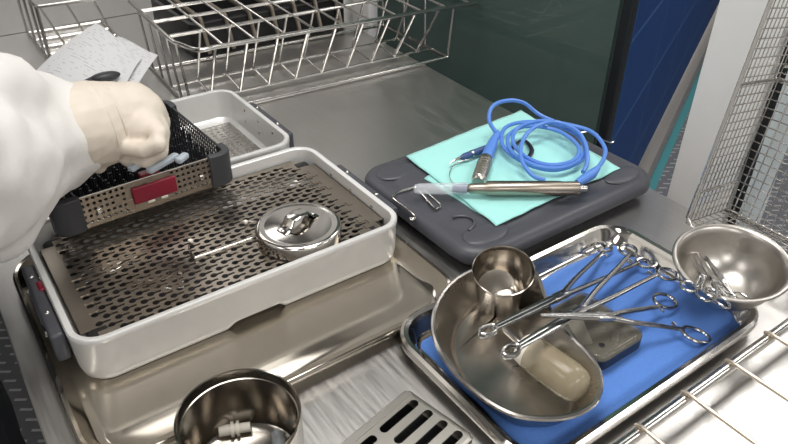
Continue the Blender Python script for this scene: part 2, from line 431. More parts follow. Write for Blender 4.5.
# keyhole plate in the long container
pl = thing('perforated_plate', (.267, .812, .05), 'steel plate with rows of keyhole-shaped holes inside the long container', 'plate')
X0, X1, Y0, Y1, ZP = .047, .488, .679, .945, .056
px, py = .0234, .0099
gx0, gx1, gy0 = .066, .472, .689
nrow = 25; gy1 = gy0 + nrow * py
mb = MB()
for j in range(nrow):
    y = gy0 + (j + .5) * py; off = (px / 2) * (j % 2); x = gx0 + off
    if off: quad(mb, gx0, gx0 + off, y - py / 2, y + py / 2, ZP)
    while x + px <= gx1 + 1e-6:
        c = x + px / 2
        corner = (c < .10 or c > .445) and (y < .702 or y > .925)
        if corner: quad(mb, x, x + px, y - py / 2, y + py / 2, ZP)
        else: perf_cell(mb, c, y, px, py, ZP, .0046, .0140, .0018, hx=-.0058)
        x += px
    quad(mb, x, gx1 + 1e-4, y - py / 2, y + py / 2, ZP)
quad(mb, X0, gx0, Y0 + .028, Y1 - .03, ZP); quad(mb, gx1, X1, Y0 + .028, Y1 - .03, ZP)
quad(mb, X0 + .03, X1 - .03, gy1, Y1, ZP); quad(mb, X0 + .03, X1 - .03, Y0, gy0, ZP)
# down-turned flanges
for (x0, y0, x1, y1) in ((X0, Y0 + .028, X0, Y1 - .03), (X1, Y0 + .028, X1, Y1 - .03), (X0 + .03, Y0, X1 - .03, Y0), (X0 + .03, Y1, X1 - .03, Y1)):
    mb.bm.faces.new(mb.verts([(x0, y0, ZP), (x1, y1, ZP), (x1, y1, ZP - .02), (x0, y0, ZP - .02)]))
o = obj('plate_sheet', mb, M['warm'], pl, smooth=False); solid(o, .0011)
for x, y in ((X0 + .0215, Y0 + .021), (X1 - .0215, Y0 + .021), (X0 + .0215, Y1 - .021), (X1 - .0215, Y1 - .021)):
    mb = MB(); mb.box((x, y, ZP - .0125), (.030, .026, .026), .007); obj('corner_foot', mb, M['black'], pl)
mb = MB()
wz = ZP + .0035
mb.tube(bez([(0.2243, 0.8069, 0.0600), (0.2180, 0.7947, 0.0595), (0.2166, 0.7729, 0.0595), (0.2242, 0.7704, 0.0595), (0.2757, 0.7692, 0.0595), (0.3018, 0.7689, 0.0595)], 5), .0014, 8)
mb.tube(bez([(0.3018, 0.7689, 0.0595), (0.3215, 0.7768, 0.0595), (0.3271, 0.8015, 0.0595), (0.3134, 0.8133, 0.0600)], 5), .0014, 8)
obj('carry_bail', mb, M['steel'], pl)
for q in ((0.2268, 0.8112, 0.0600), (0.3117, 0.8113, 0.0600)):
    mb = MB(); mb.box(q, (.006, .006, .005), .001, rot=.3); obj('bail_clip', mb, M['ivory'], pl)
mb = MB(); mb.loft([rr(.267, .812, .208, .118, .02, z, 6) for z in (.0102, .0145)])  # black sheet added as the shade inside the container, under the plate
single('container_shade_sheet', mb, M['silicone'], (.267, .812, .0102), 'black sheet on the container floor, put in as shade behind the keyhole holes', 'shade sheet')
# a few instruments lying in the container, glimpsed through the holes
for i, (x, y, a, L, lb) in enumerate(((.125, .835, .15, .10, 'flat shiny steel retractor seen through the perforated plate'), (.16, .76, -.5, .07, 'small steel clamp seen through the plate near its front edge'))):
    mb = MB(); mb.box((x, y, .047), (L, .026, .004), .0015, rot=a); mb.box((x + .3 * L, y, .043), (.02, .03, .006), .001, rot=a)
    single('retractor' if i == 0 else 'small_clamp', mb, M['steel'], (x, y, .04), lb, 'instrument')

# perforated sheet in the short container
mb = MB(); cs = .0125; x0, y0 = .222, 1.0
for j in range(18):
    for i in range(19): perf_cell(mb, x0 + (i + .5) * cs, y0 + (j + .5) * cs, cs, cs, .018, .0042)
for (a, b, c, d) in ((x0 - .006, x0, y0, y0 + 18 * cs), (x0 + 19 * cs, x0 + 19 * cs + .006, y0, y0 + 18 * cs)): quad(mb, a, b, c, d, .018)
o = single('filter_sheet', mb, M['satin'], (.3445, 1.122, .018), 'perforated steel sheet on the floor of the short white container', 'plate', smooth=False); solid(o, .0012)

# round lidded steel box standing on the plate
c = (0.3518, 0.7150, 0.0620)
lx, ly = .3615, .7385
t = thing('round_steel_lid', (lx, ly, ZP + .0005), 'round shiny steel lid with strap handle lying on the perforated plate', 'lid')
zb = ZP + .001
mb = MB(); mb.lathe([(.0595, 0), (.0612, .001), (.0612, .0165), (.0602, .0192), (.0575, .0208), (.0535, .0210), (.0505, .0200), (.0475, .0203), (.032, .0222), (.001, .0230)], (lx, ly, zb), 64)
obj('lid_body', mb, M['steel'], t)
ha = .25
def hp(s, z): return (lx + s * math.cos(ha), ly + s * math.sin(ha), zb + z)
mb = MB(); mb.tube([hp(s, z) for s, z in ((-.032, .0228), (-.026, .0238), (-.020, .028), (-.014, .036), (0, .039), (.014, .036), (.020, .028), (.026, .0238), (.032, .0228))], .0105, 12, flat=.14, up=(0, 0, 1))
hd = obj('strap_handle', mb, M['steel'], t)
for s in (-.029, .029):
    mb = MB(); mb.sphere(hp(s, .0242), .003, (1, 1, .5), 8); obj('rivet', mb, M['steel'], hd)

# ------------------------------------------------------------------ mesh instrument basket with red tag
ang = .045; Lb, Db, zb0, zb1 = .252, .235, .0765, .126
ox, oy = .082, .899
def bk(x, y, z): return (ox + x * math.cos(ang) - y * math.sin(ang), oy + x * math.sin(ang) + y * math.cos(ang), z)
t = thing('mesh_instrument_basket', bk(Lb / 2, Db / 2, zb0), 'mesh instrument basket with red tag and black silicone pins, held by the gloved hand', 'basket')
mb = MB(); tf = lambda p: bk(p[0], 0, p[1] + zb0)      # front panel: local x, height
cs = .0082; hpan = zb1 - zb0 - .004; nz = 5
n = int((Lb - .05) / cs); xs = (Lb - n * cs) / 2
for i in range(n):
    for j in range(nz):
        x = xs + (i + .5) * cs; zz = .004 + (j + .5) * hpan / nz
        perf = (xs + .004 < x < .092 or Lb - .092 < x < Lb - xs) and not (i in (6, 24) and j in (2,))
        if perf: perf_cell(mb, x, zz, cs, hpan / nz, 0, .0026, tf=lambda p: bk(p[0], 0, p[1] + zb0))
        else: quad(mb, x - cs / 2, x + cs / 2, zz - hpan / nz / 2, zz + hpan / nz / 2, 0, tf)
quad(mb, xs, xs + n * cs, 0, .004, 0, tf)
o = obj('front_panel', mb, M['satin'], t, smooth=False); solid(o, .0015)
o.data.materials[0] = M['warm']
mb = MB(); mb.tube([bk(.02, 0, zb1), bk(Lb - .02, 0, zb1)], .0014, 8); obj('front_rim', mb, M['steel'], t)
for x in (.052, Lb - .045):
    mb = MB(); mb.box(bk(x, -.002, zb0 + .022), (.007, .004, .007), .001, rot=ang); obj('square_stud', mb, M['steel'], t)
mb = MB(); mb.box(bk(Lb * .53, -.003, zb0 + .027), (.066, .005, .027), .0022, rot=ang)
rt = obj('identification_tag', mb, M['red'], t, label='dark red plastic tag')
for dx in (-.009, .011):
    mb = MB(); mb.box(bk(Lb * .53 + dx, -.006, zb0 + .0125), (.010, .002, .0035), .0005, rot=ang); obj('tag_clip', mb, M['ivory'], rt)
mb = MB(); mb.box(bk(Lb * .53, .012, zb1 - .002), (.028, .016, .008), .002, rot=ang); obj('inner_tag', mb, M['red'], t)
for cx_, cy_ in ((0, 0), (Lb, 0), (0, Db), (Lb, Db)):
    mb = MB(); sx = 1 if cx_ == 0 else -1; sy = 1 if cy_ == 0 else -1
    path = [(cx_ + sx * .030, cy_), (cx_ + sx * .012, cy_ - sy * .002), (cx_, cy_ + sy * .004), (cx_ - sx * .003, cy_ + sy * .016), (cx_ - sx * .002, cy_ + sy * .030)]
    path = [Vector((p[0], p[1], 0)) for p in path]; path = bez(path, 4)
    o_, i_ = [], []
    for k, p in enumerate(path):
        tn = (path[min(k + 1, len(path) - 1)] - path[max(k - 1, 0)]).normalized(); nn = Vector((-tn.y, tn.x, 0)); o_.append(p + nn * .006); i_.append(p - nn * .006)
    ring = o_ + i_[::-1]
    mb.loft([[bk(p.x, p.y, z) for p in ring] for z in (zb0 - .001, zb1 + .003)])
    o = obj('corner_guard', mb, M['grey'], t); bv = o.modifiers.new('bevel', 'BEVEL'); bv.width = .0015; bv.segments = 2; bv.limit_method = 'ANGLE'
    o.data.materials[0] = M['dkgrey']
def lattice(mb, f, L, H, nx, nz, r):
    for i in range(nx + 1): mb.tube([f(L * i / nx, 0), f(L * i / nx, H)], r, 5)
    for j in range(nz + 1): mb.tube([f(0, H * j / nz), f(L, H * j / nz)], r, 5)
H = zb1 - zb0
for nm, f, L in (('side_mesh', lambda a, h: bk(0, a, zb0 + h), Db), ('side_mesh', lambda a, h: bk(Lb, a, zb0 + h), Db), ('back_mesh', lambda a, h: bk(a, Db, zb0 + h), Lb)):
    mb = MB(); lattice(mb, f, L, H, int(L / .0085), 6, .0011); obj(nm, mb, M['dkgrey'], t)
mb = MB(); mb.tube([bk(0, .03, zb1), bk(0, Db - .03, zb1)], .002, 8); mb.tube([bk(Lb, .03, zb1), bk(Lb, Db - .03, zb1)], .002, 8); mb.tube([bk(.03, Db, zb1), bk(Lb - .03, Db, zb1)], .002, 8)
obj('top_rim', mb, M['dkgrey'], t)
mb = MB(); lattice(mb, lambda a, h: bk(a, h, zb0 + .001), Lb, Db, 30, 28, .0009); obj('floor_mesh', mb, M['wire'], t)
mb = MB(); mb.box(bk(Lb / 2, Db / 2, zb0 + .006), (Lb - .02, Db - .02, .005), .001, rot=ang)
sm = obj('silicone_mat', mb, M['silicone'], t)
mb = MB()
for i in range(19):
    for j in range(17):
        x = .018 + i * .0122; y = .014 + j * .0126
        hgt = .026 + random.random() * .012
        mb.tube([bk(x, y, zb0 + .008), bk(x + random.uniform(-.001, .001), y, zb0 + .008 + hgt)], [.0021, .0015], 6)
obj('silicone_pin', mb, M['silicone'], sm, kind='stuff')
# frosted plastic pieces in the basket
for i, (q, L, a, lb) in enumerate((((0.2068, 0.8851, 0.1635), .060, .52, 'frosted plastic holder gripped by the gloved fingers over the pins'), ((0.2271, 0.8732, 0.1578), .055, .42, 'second frosted plastic strip lying on the pins beside the hand'), ((0.2537, 0.8700, 0.1590), .022, .6, 'small frosted plastic tip on the pins near the right end'))):
    mb = MB(); mb.box(q, (L, .011, .009), .003, rot=a)
    single('plastic_strip', mb, M['lblue'], q, lb, 'plastic piece', 'frosted plastic pieces in the basket')

# ------------------------------------------------------------------ open steel jar in front
jx, jy, jr = .142, .459, .062
t = thing('steel_jar', (jx, jy, 0), 'open cylindrical steel jar in front of the large tray, plastic pieces inside', 'jar')
mb = MB(); mb.lathe([(jr - .004, .0006), (jr - .0005, .004), (jr - .0005, .080), (jr, .081), (jr, .089), (jr - .0006, .0905), (jr - .0018, .0895), (jr - .0024, .0815), (jr - .0032, .079), (jr - .0044, .0785), (jr - .0046, .008), (jr - .012, .0035), (.001, .003)], (jx, jy, 0), 72)
obj('jar_body', mb, M['jar'], t)
mb = MB(); q = (0.1500, 0.5095, 0.0120)
a = -.42
mb.M = Matrix.Translation(q) @ Matrix.Rotation(a, 4, 'Z')
mb.tube([(-.016, 0, 0), (-.003, 0, 0)], .0062, 12); mb.tube([(-.003, 0, 0), (0, 0, 0)], .0088, 12); mb.tube([(0, 0, 0), (.003, 0, 0)], .0062, 12); mb.tube([(.003, 0, 0), (.006, 0, 0)], .0088, 12); mb.tube([(.006, 0, 0), (.018, 0, 0)], .0056, 12)
single('plastic_connector', mb, M['ivory'], (q[0], q[1], .003), 'ivory plastic hose connector lying on the bottom of the jar', 'connector')
for i, (dx, dy, a, L, lb) in enumerate(((-.036, .006, -1.25, .045, 'clear plastic tube at the left inside the steel jar'), (.040, .006, 1.2, .022, 'clear plastic stub at the right inside the steel jar'), (-.012, -.03, .2, .04, 'clear plastic piece nearest the front inside the steel jar'))):
    mb = MB(); mb.M = Matrix.Translation((jx + dx, jy + dy, .012)) @ Matrix.Rotation(a, 4, 'Z')
    mb.tube([(-L / 2, 0, 0), (L / 2, 0, 0)], .007, 14); mb.tube([(L / 2, 0, 0), (L / 2 + .006, 0, 0)], .0045, 12)
    single('plastic_tube', mb, M['haze'], (jx + dx, jy + dy, .004), lb, 'tube', 'clear plastic pieces in the jar')

# ------------------------------------------------------------------ slotted steel box lid at the bottom edge
A_ = Vector((.338, .442, 0)); e1 = Vector((-.978, -.205, 0)).normalized(); e2 = Vector((.205, -.978, 0)).normalized()
ZS = .020
def sl(p): v = A_ + e1 * p[0] + e2 * p[1]; return (v.x, v.y, p[2])
t = thing('slotted_steel_box', sl((.09, .05, 0)), 'flat steel box with rows of slots in its top, at the bottom edge', 'steel box')
mb = MB(); W_, H_ = .19, .1
ZT2 = ZS - .0003
pw = .0213
for cidx, x in enumerate((.038, .106, .158)):
    w_ = .068 if cidx < 2 else .036
    for j in range(4):
        y = .021 + j * pw
        if cidx < 2: 
            # stadium slot as a keyhole of constant width
            perf_cell(mb, x, y, w_, pw, ZT2, .0053, .0545, .0053, tf=sl, hx=-.0265)
        else: quad(mb, x - w_ / 2 + .0, x + w_ / 2, y - pw / 2, y + pw / 2, ZT2, sl)
ylo, yhi = .021 - pw / 2, .021 + 3.5 * pw
quad(mb, .003, .004, ylo, yhi, ZT2, sl); quad(mb, .003, W_, .003, ylo, ZT2, sl); quad(mb, .003, W_, yhi, H_ - .003, ZT2, sl); quad(mb, .176, W_, ylo, yhi, ZT2, sl)
o = obj('slotted_top', mb, M['panel'], t, smooth=False); solid(o, .001)
mb = MB()
rg = lambda i, z: [sl(p) for p in rr(W_ / 2, H_ / 2, W_ / 2 - i, H_ / 2 - i, .008, z, 6)]
mb.loft([rg(.001, .0005), rg(0, .002), rg(0, ZS - .0016), rg(.0004, ZS - .0006), rg(.0016, ZS + .0001), rg(.0045, ZS + .0001)], cap1=False)
obj('box_shell', mb, M['panel'], t)
mb = MB(); mb.loft([[sl((x, y, z)) for x, y in ((.006, .006), (.184, .006), (.184, .094), (.006, .094))] for z in (.0015, .003)]); obj('slot_shade_sheet', mb, M['black'], t)  # black sheet added so the box interior looks shaded through the slots
mb = MB()
mb.tube([sl((.05, .055, .0065)), sl((.16, .075, .0065))], .0032, 10)
obj('inner_bar', mb, M['warm'], t)

# ------------------------------------------------------------------ grey plastic container lid with its bails
gx, gy, ghx, ghy = .762, .724, .217, .161
t = thing('plastic_container_lid', (gx, gy, 0), 'dark grey plastic container lid under the mint green cloth', 'lid')
mb = MB(); R = lambda i, z, rad=.055: rr(gx, gy, ghx - i, ghy - i, max(.01, rad - i), z, 10)
mb.loft([R(.022, .001), R(.016, .003), R(.014, .014), R(.004, .016), R(.0, .019), R(0, .028), R(.004, .034), R(.012, .0375), R(.02, .0385), R(.03, .0365), R(.042, .0365), R(.05, .0395), R(.06, .0405)])
obj('lid_shell', mb, M['grey'], t)
for sx, sy in ((-1, -1), (1, -1), (-1, 1), (1, 1)):
    mb = MB(); mb.sphere((gx + sx * .155, gy + sy * .115, .0385), .032, (1.25, .8, .14), 20); obj('raised_boss', mb, M['grey'], t)
mb = MB()
for s, e in ((.9, 2.2),):
    q = (0.5779, 0.6460, 0.0420)
    mb.tube([(q[0] + .034 * math.cos(a), q[1] + .022 * math.sin(a), .0425) for a in [s + .1 * k - 2.2 for k in range(26)]], .002, 8)
obj('moulded_arc', mb, M['grey'], t)
def bail(pts):
    mb = MB(); mb.tube(bez(pts, 5), .0018, 8); return obj('wire_bail', mb, M['steel'], t)
bail([(0.5348, 0.7028, 0.0410), (0.5405, 0.6989, 0.0410), (0.5462, 0.7104, 0.0410), (0.5470, 0.7600, 0.0410), (0.5522, 0.7714, 0.0410), (0.5691, 0.7768, 0.0410), (0.5974, 0.7735, 0.0412)])
bail([(0.5961, 0.7718, 0.0425), (0.5958, 0.7603, 0.0410), (0.5849, 0.7065, 0.0410), (0.5892, 0.7018, 0.0410), (0.5983, 0.7081, 0.0410), (0.6033, 0.7566, 0.0412)])
bail([(0.9654, 0.7566, 0.0410), (0.9973, 0.7501, 0.0410), (1.0017, 0.7341, 0.0410), (0.9916, 0.7182, 0.0410), (0.9957, 0.6955, 0.0410), (1.0053, 0.6963, 0.0410)])

# mint green folded cloth
def fold_z(s, q, p, zz): return zz
GC = [(0.6276, 0.6089, 0.0435), (0.9248, 0.6171, 0.0435), (0.9511, 0.8883, 0.0435), (0.6446, 0.8633, 0.0435)]
t = thing('folded_green_cloth', ((GC[0][0] + GC[2][0]) / 2, (GC[0][1] + GC[2][1]) / 2, .041), 'folded mint green cloth on the grey plastic lid', 'cloth')
mb = cloth([(p[0], p[1], 0) for p in GC], .0445, .001, .0022, 5, 40, 34)
o = obj('upper_layer', mb, M['green'], t); solid(o, .0015, -1)
GD = [(0.6334, 0.6309, 0.0420), (0.9185, 0.6290, 0.0420), (0.9484, 0.8825, 0.0420), (0.6273, 0.7880, 0.0420)]
mb = cloth([(p[0], p[1], 0) for p in GD], .0418, .001, .0006, 9, 30, 26)
o = obj('lower_layer', mb, M['green'], t); solid(o, .0013, -1)

# ------------------------------------------------------------------ handpiece and its cable on the green cloth
zc = .0485
t = thing('steel_handpiece', (0.7408, 0.6516, 0.0490), 'grey ribbed steel handpiece with clear tip cover on the green cloth', 'handpiece')
hA, hB = Vector((0.6578, 0.6867, 0.0610)), Vector((0.7914, 0.5943, 0.0610))
ax = (hB - hA).normalized()
mb = MB(); NR = 28
def hring(p, r, rib): 
    sd = ax.cross(Vector((0, 0, 1))).normalized(); u_ = sd.cross(ax)
    return [p + (sd * math.cos(a) + u_ * math.sin(a)) * (r - rib * (k % 2)) for k, a in enumerate(2 * PI * k / NR for k in range(NR))]
Lh = (hB - hA).length
mb.loft([hring(hA + ax * d, r, rb) for d, r, rb in ((0, .0085, 0), (.012, .0095, 0), (.016, .0125, .0012), (Lh - .03, .0125, .0012), (Lh - .028, .0115, 0), (Lh - .004, .0118, .0), (Lh, .0105, 0))])
obj('handle_body', mb, M['warm'], t)
mb = MB(); mb.tube([hB - ax * .001, hB + ax * .012], [.006, .005], 12); obj('rear_plug', mb, M['satin'], t)
nA = Vector((0.5753, 0.7487, 0.0580)); 
mb = MB(); d = hA - nA; mb.tube([hA + ax * .001, hA - d * .12, hA - d * .16], [.0082, .0082, .006], 16); obj('front_collar', mb, M['warm'], t)
mb = MB(); mb.tube([hA - d * .17, hA - d * .5, hA - d * .9, hA - d * .98, nA], [.0105, .0095, .0088, .007, .003], 16); obj('tip_cover', mb, M['frost'], t)
mb = MB(); mb.tube([hA - d * .165, hA - d * .30, hA - d * .40], [.0075, .007, .0045], 12); obj('blue_insert', mb, M['bluep'], t)

t = thing('blue_cable', (0.8272, 0.7139, 0.0480), 'bright blue cable coiled on the green cloth with steel plug', 'cable')
cA, cB, cC = Vector((0.6728, 0.7035, 0.0580)), Vector((0.7357, 0.7546, 0.0600)), Vector((0.7847, 0.7912, 0.0630))
mb = MB(); ax2 = (cB - cA); 
mb.tube([cA, cA + ax2 * .1, cA + ax2 * .12, cA + ax2 * .9, cB], [.010, .011, .0125, .0125, .0115], 20)
for k in range(7): 
    p = cA + ax2 * (.2 + .1 * k); mb.tube([p, p + ax2 * .04], .0131, 20)
obj('steel_plug', mb, M['panel'], t)
mb = MB(); mb.tube([cB, cB + (cC - cB) * .5, cC, Vector((0.8123, 0.8085, 0.0660))], [.0105, .0105, .0085, .006], 14); obj('plug_sleeve', mb, M['cable'], t)
path = [(0.8051, 0.8036, 0.0680), (0.8029, 0.8252, 0.0880), (0.8235, 0.8394, 0.1050), (0.8551, 0.8339, 0.1100), (0.8885, 0.8247, 0.1000), (0.9117, 0.8024, 0.0780), (0.9371, 0.7578, 0.0640), (0.9214, 0.6970, 0.0610), (0.8698, 0.6578, 0.0600), (0.8055, 0.6597, 0.0600), (0.7811, 0.7060, 0.0600),
        (0.7903, 0.7709, 0.0620), (0.8386, 0.8179, 0.0650), (0.8843, 0.8125, 0.0670), (0.9184, 0.7762, 0.0680), (0.9240, 0.7170, 0.0660), (0.8844, 0.6673, 0.0650), (0.8213, 0.6527, 0.0640), (0.7849, 0.6820, 0.0640), (0.7821, 0.7400, 0.0660), (0.8189, 0.7869, 0.0690),
        (0.8705, 0.7912, 0.0710), (0.9010, 0.7452, 0.0710), (0.8894, 0.6864, 0.0690), (0.8463, 0.6562, 0.0680), (0.8012, 0.6684, 0.0670), (0.7865, 0.7104, 0.0680), (0.8042, 0.7612, 0.0700), (0.8463, 0.7928, 0.0730), (0.8929, 0.7838, 0.0780), (0.9155, 0.7555, 0.0790), (0.9373, 0.7030, 0.0780), (0.9156, 0.6520, 0.0760), (0.8860, 0.6262, 0.0730), (0.8527, 0.6119, 0.0690)]
mb = MB(); mb.tube(bez(path, 7), .0037, 8); obj('cord', mb, M['cable'], t)
path2 = [(0.7674, 0.6457, 0.0600), (0.7589, 0.6673, 0.0620), (0.7713, 0.7076, 0.0720), (0.8164, 0.7477, 0.0800), (0.8667, 0.7663, 0.0820), (0.9092, 0.7598, 0.0810), (0.9179, 0.7163, 0.0780), (0.8929, 0.6723, 0.0740), (0.8564, 0.6365, 0.0680), (0.8303, 0.6216, 0.0660)]
mb = MB(); mb.tube(bez(path2, 7), .0037, 8); obj('cord', mb, M['cable'], t)
mb = MB(); mb.tube([(0.8568, 0.6132, 0.0690), (0.8344, 0.6064, 0.0680), (0.8140, 0.6050, 0.0660), (0.7977, 0.6048, 0.0640)], [.0048, .0085, .0080, .0055], 12); obj('strain_relief', mb, M['cable'], t)

t = thing('dark_blue_probe', (0.7340, 0.7937, 0.0490), 'thin dark blue probe with fine curved tip beside the cable plug', 'probe')
mb = MB(); a, b = Vector((0.7074, 0.7875, 0.0560)), Vector((0.7824, 0.7904, 0.0560)); mb.tube([a, a + (b - a) * .1, b], [.004, .0062, .0062], 14); obj('probe_body', mb, M['bluep'], t)
mb = MB(); mb.tube([a + (b - a) * .30, a + (b - a) * .36], .0068, 14); obj('probe_ring', mb, M['satin'], t)
mb = MB(); mb.tube(bez([a, (0.6942, 0.7878, 0.0560), (0.6813, 0.7881, 0.0520)], 5), [.0028, .0028, .0028, .0024, .002, .002, .0018, .0016, .0013, .001, .0008], 8); obj('needle_tip', mb, M['instr'], t)
mb = MB(); mb.tube(bez([(0.7188, 0.7664, 0.0580), (0.7085, 0.7780, 0.0560), (0.6899, 0.7822, 0.0520), (0.6646, 0.7660, 0.0500), (0.6478, 0.7391, 0.0510), (0.6450, 0.7154, 0.0540)], 5), .0009, 6); obj('thin_wire', mb, M['satin'], t)
mb = MB(); mb.tube(bez([(0.8068, 0.7687, 0.0500), (0.8525, 0.7826, 0.0510), (0.8395, 0.7462, 0.0500), (0.8040, 0.7254, 0.0500)], 5), .004, 8, flat=.4); 
single('black_strap', mb, M['black'], (0.8315, 0.7634, 0.0490), 'short black strap under the blue cable coil', 'strap')

# ------------------------------------------------------------------ kidney dish
KO = [(.400, .318), (.384, .345), (.377, .385), (.380, .430), (.395, .475), (.422, .510), (.455, .534), (.490, .547), (.525, .549), (.557, .540), (.588, .515), (.588, .486), (.572, .460), (.553, .430), (.541, .402), (.535, .375), (.531, .350), (.521, .322), (.500, .300), (.472, .289), (.435, .294)]
KP = bez([(x, y - .006, 0) for x, y in KO], 5, True)
def koff(i, z):
    n = len(KP); out = []
    for k in range(n):
        tn = (KP[(k + 1) % n] - KP[k - 1]).normalized(); nn = Vector((tn.y, -tn.x, 0))
        c = KP[k] - nn * (-i); 
        out.append((c.x, c.y, z))
    return out
# orientation: make sure positive offset goes inwards
def area(r): return sum(r[k - 1][0] * r[k][1] - r[k][0] * r[k - 1][1] for k in range(len(r)))
sg = 1 if abs(area(koff(.01, 0))) < abs(area(koff(0, 0))) else -1
K = lambda i, z: koff(sg * i, z)
t = thing('kidney_dish', (.47, .42, .006), 'kidney-shaped steel dish in the lined tray, holding the cup', 'dish')
mb = MB()
mb.loft([K(.029, .0065), K(.025, .009), K(.0125, .038), K(.006, .046), K(.002, .0455), K(0, .048), K(.0006, .0508), K(.003, .052), K(.0055, .0512), K(.0075, .048), K(.014, .038), K(.026, .012), K(.030, .0085), K(.034, .0078)])
obj('dish_body', mb, M['basin'], t)

# steel cup in the dish
kx, ky = .541, .497
t = thing('steel_cup', (kx, ky, .008), 'tapered steel cup standing at the back of the kidney dish', 'cup')
mb = MB(); mb.lathe([(.028, .0), (.0305, .0015), (.0318, .006), (.0388, .066), (.0398, .070), (.0407, .0715), (.0407, .0728), (.0396, .0735), (.0386, .0722), (.0375, .066), (.0335, .024), (.0290, .012), (.020, .0055), (.001, .0045)], (0, 0, 0), 64)
cup_rim, cup_base = Vector((0.5270, 0.4894, 0.0800)), Vector((.543, .503, .0105))
mb.M = Matrix.Translation(cup_base) @ Vector((0, 0, 1)).rotation_difference((cup_rim - cup_base).normalized()).to_matrix().to_4x4()
obj('cup_body', mb, M['cup'], t)

# amber bulb lying in the dish
bA, bC, bE = Vector((0.4930, 0.4563, 0.0320)), Vector((0.4868, 0.3979, 0.0330)), Vector((0.4942, 0.3108, 0.0330))
t = thing('amber_bulb', (bC.x, bC.y, .008), 'amber translucent bulb with ivory collar lying in the kidney dish', 'bulb')
db = (bE - bC); db.z = 0; Lq = db.length; db.normalize()
mb = MB(); mb.tube([bC + db * s for s in (.006, .008, .02, Lq * .7, Lq * .85, Lq * .94, Lq * .985, Lq)], [.018, .021, .0225, .0228, .021, .0165, .009, .002], 24); obj('bulb_body', mb, M['amber'], t)
mb = MB(); mb.tube([bC - db * .008, bC - db * .006, bC + db * .006, bC + db * .010], [.014, .0185, .0205, .0195], 24); obj('collar', mb, M['ivory'], t)
mb = MB(); mb.tube([bA, bA + (bC - bA) * .3, bA + (bC - bA) * .32, bA + (bC - bA) * .72, bC - db * .006], [.003, .0035, .0055, .0055, .0075], 14); obj('nozzle', mb, M['steel'], t)

# ------------------------------------------------------------------ small dark box with clear lid
bx0, bx1, by0, by1 = .548, .636, .334, .440
t = thing('small_dark_box', ((bx0 + bx1) / 2, (by0 + by1) / 2, .007), 'small black box with clear lid on the blue cloth under the forceps', 'box')
cx_, cy_, hx_, hy_ = (bx0 + bx1) / 2, (by0 + by1) / 2, (bx1 - bx0) / 2, (by1 - by0) / 2
R = lambda i, z: rr(cx_, cy_, hx_ - i, hy_ - i, max(.003, .014 - i), z, 6)
mb = MB(); mb.loft([R(.003, .0075), R(.0005, .009), R(0, .024), R(.002, .0245), R(.0022, .010), R(.006, .0095)]); obj('box_tray', mb, M['black'], t)
mb = MB(); mb.loft([R(.0, .0246), R(0, .028), R(.002, .0305), R(.005, .0312)]); ld = obj('clear_cover', mb, M['smoke'], t, label='clear lid with round holes')
for x, y in ((bx1 - .016, by0 + .045), (bx0 + .022, by0 + .018), (bx0 + .016, by1 - .02)):
    mb = MB(); mb.lathe([(.0038, 0), (.0038, .0006), (.001, .0006)], (x, y, .0312), 14); obj('cover_hole', mb, M['black'], ld)
mb = MB(); mb.loft([[(.556, .372, z), (.572, .366, z), (.612, .430, z), (.585, .434, z)] for z in (.0225, .0229)]); obj('paper_slip', mb, M['ivory'], t)
for q_, d_, a_ in (((.612, .362, .016), (.024, .008, .006), .6), ((.60, .385, .014), (.03, .006, .005), -.3)):
    mb = MB(); mb.box(q_, d_, .001, rot=a_); obj('inner_fitting', mb, M['warm'], t)

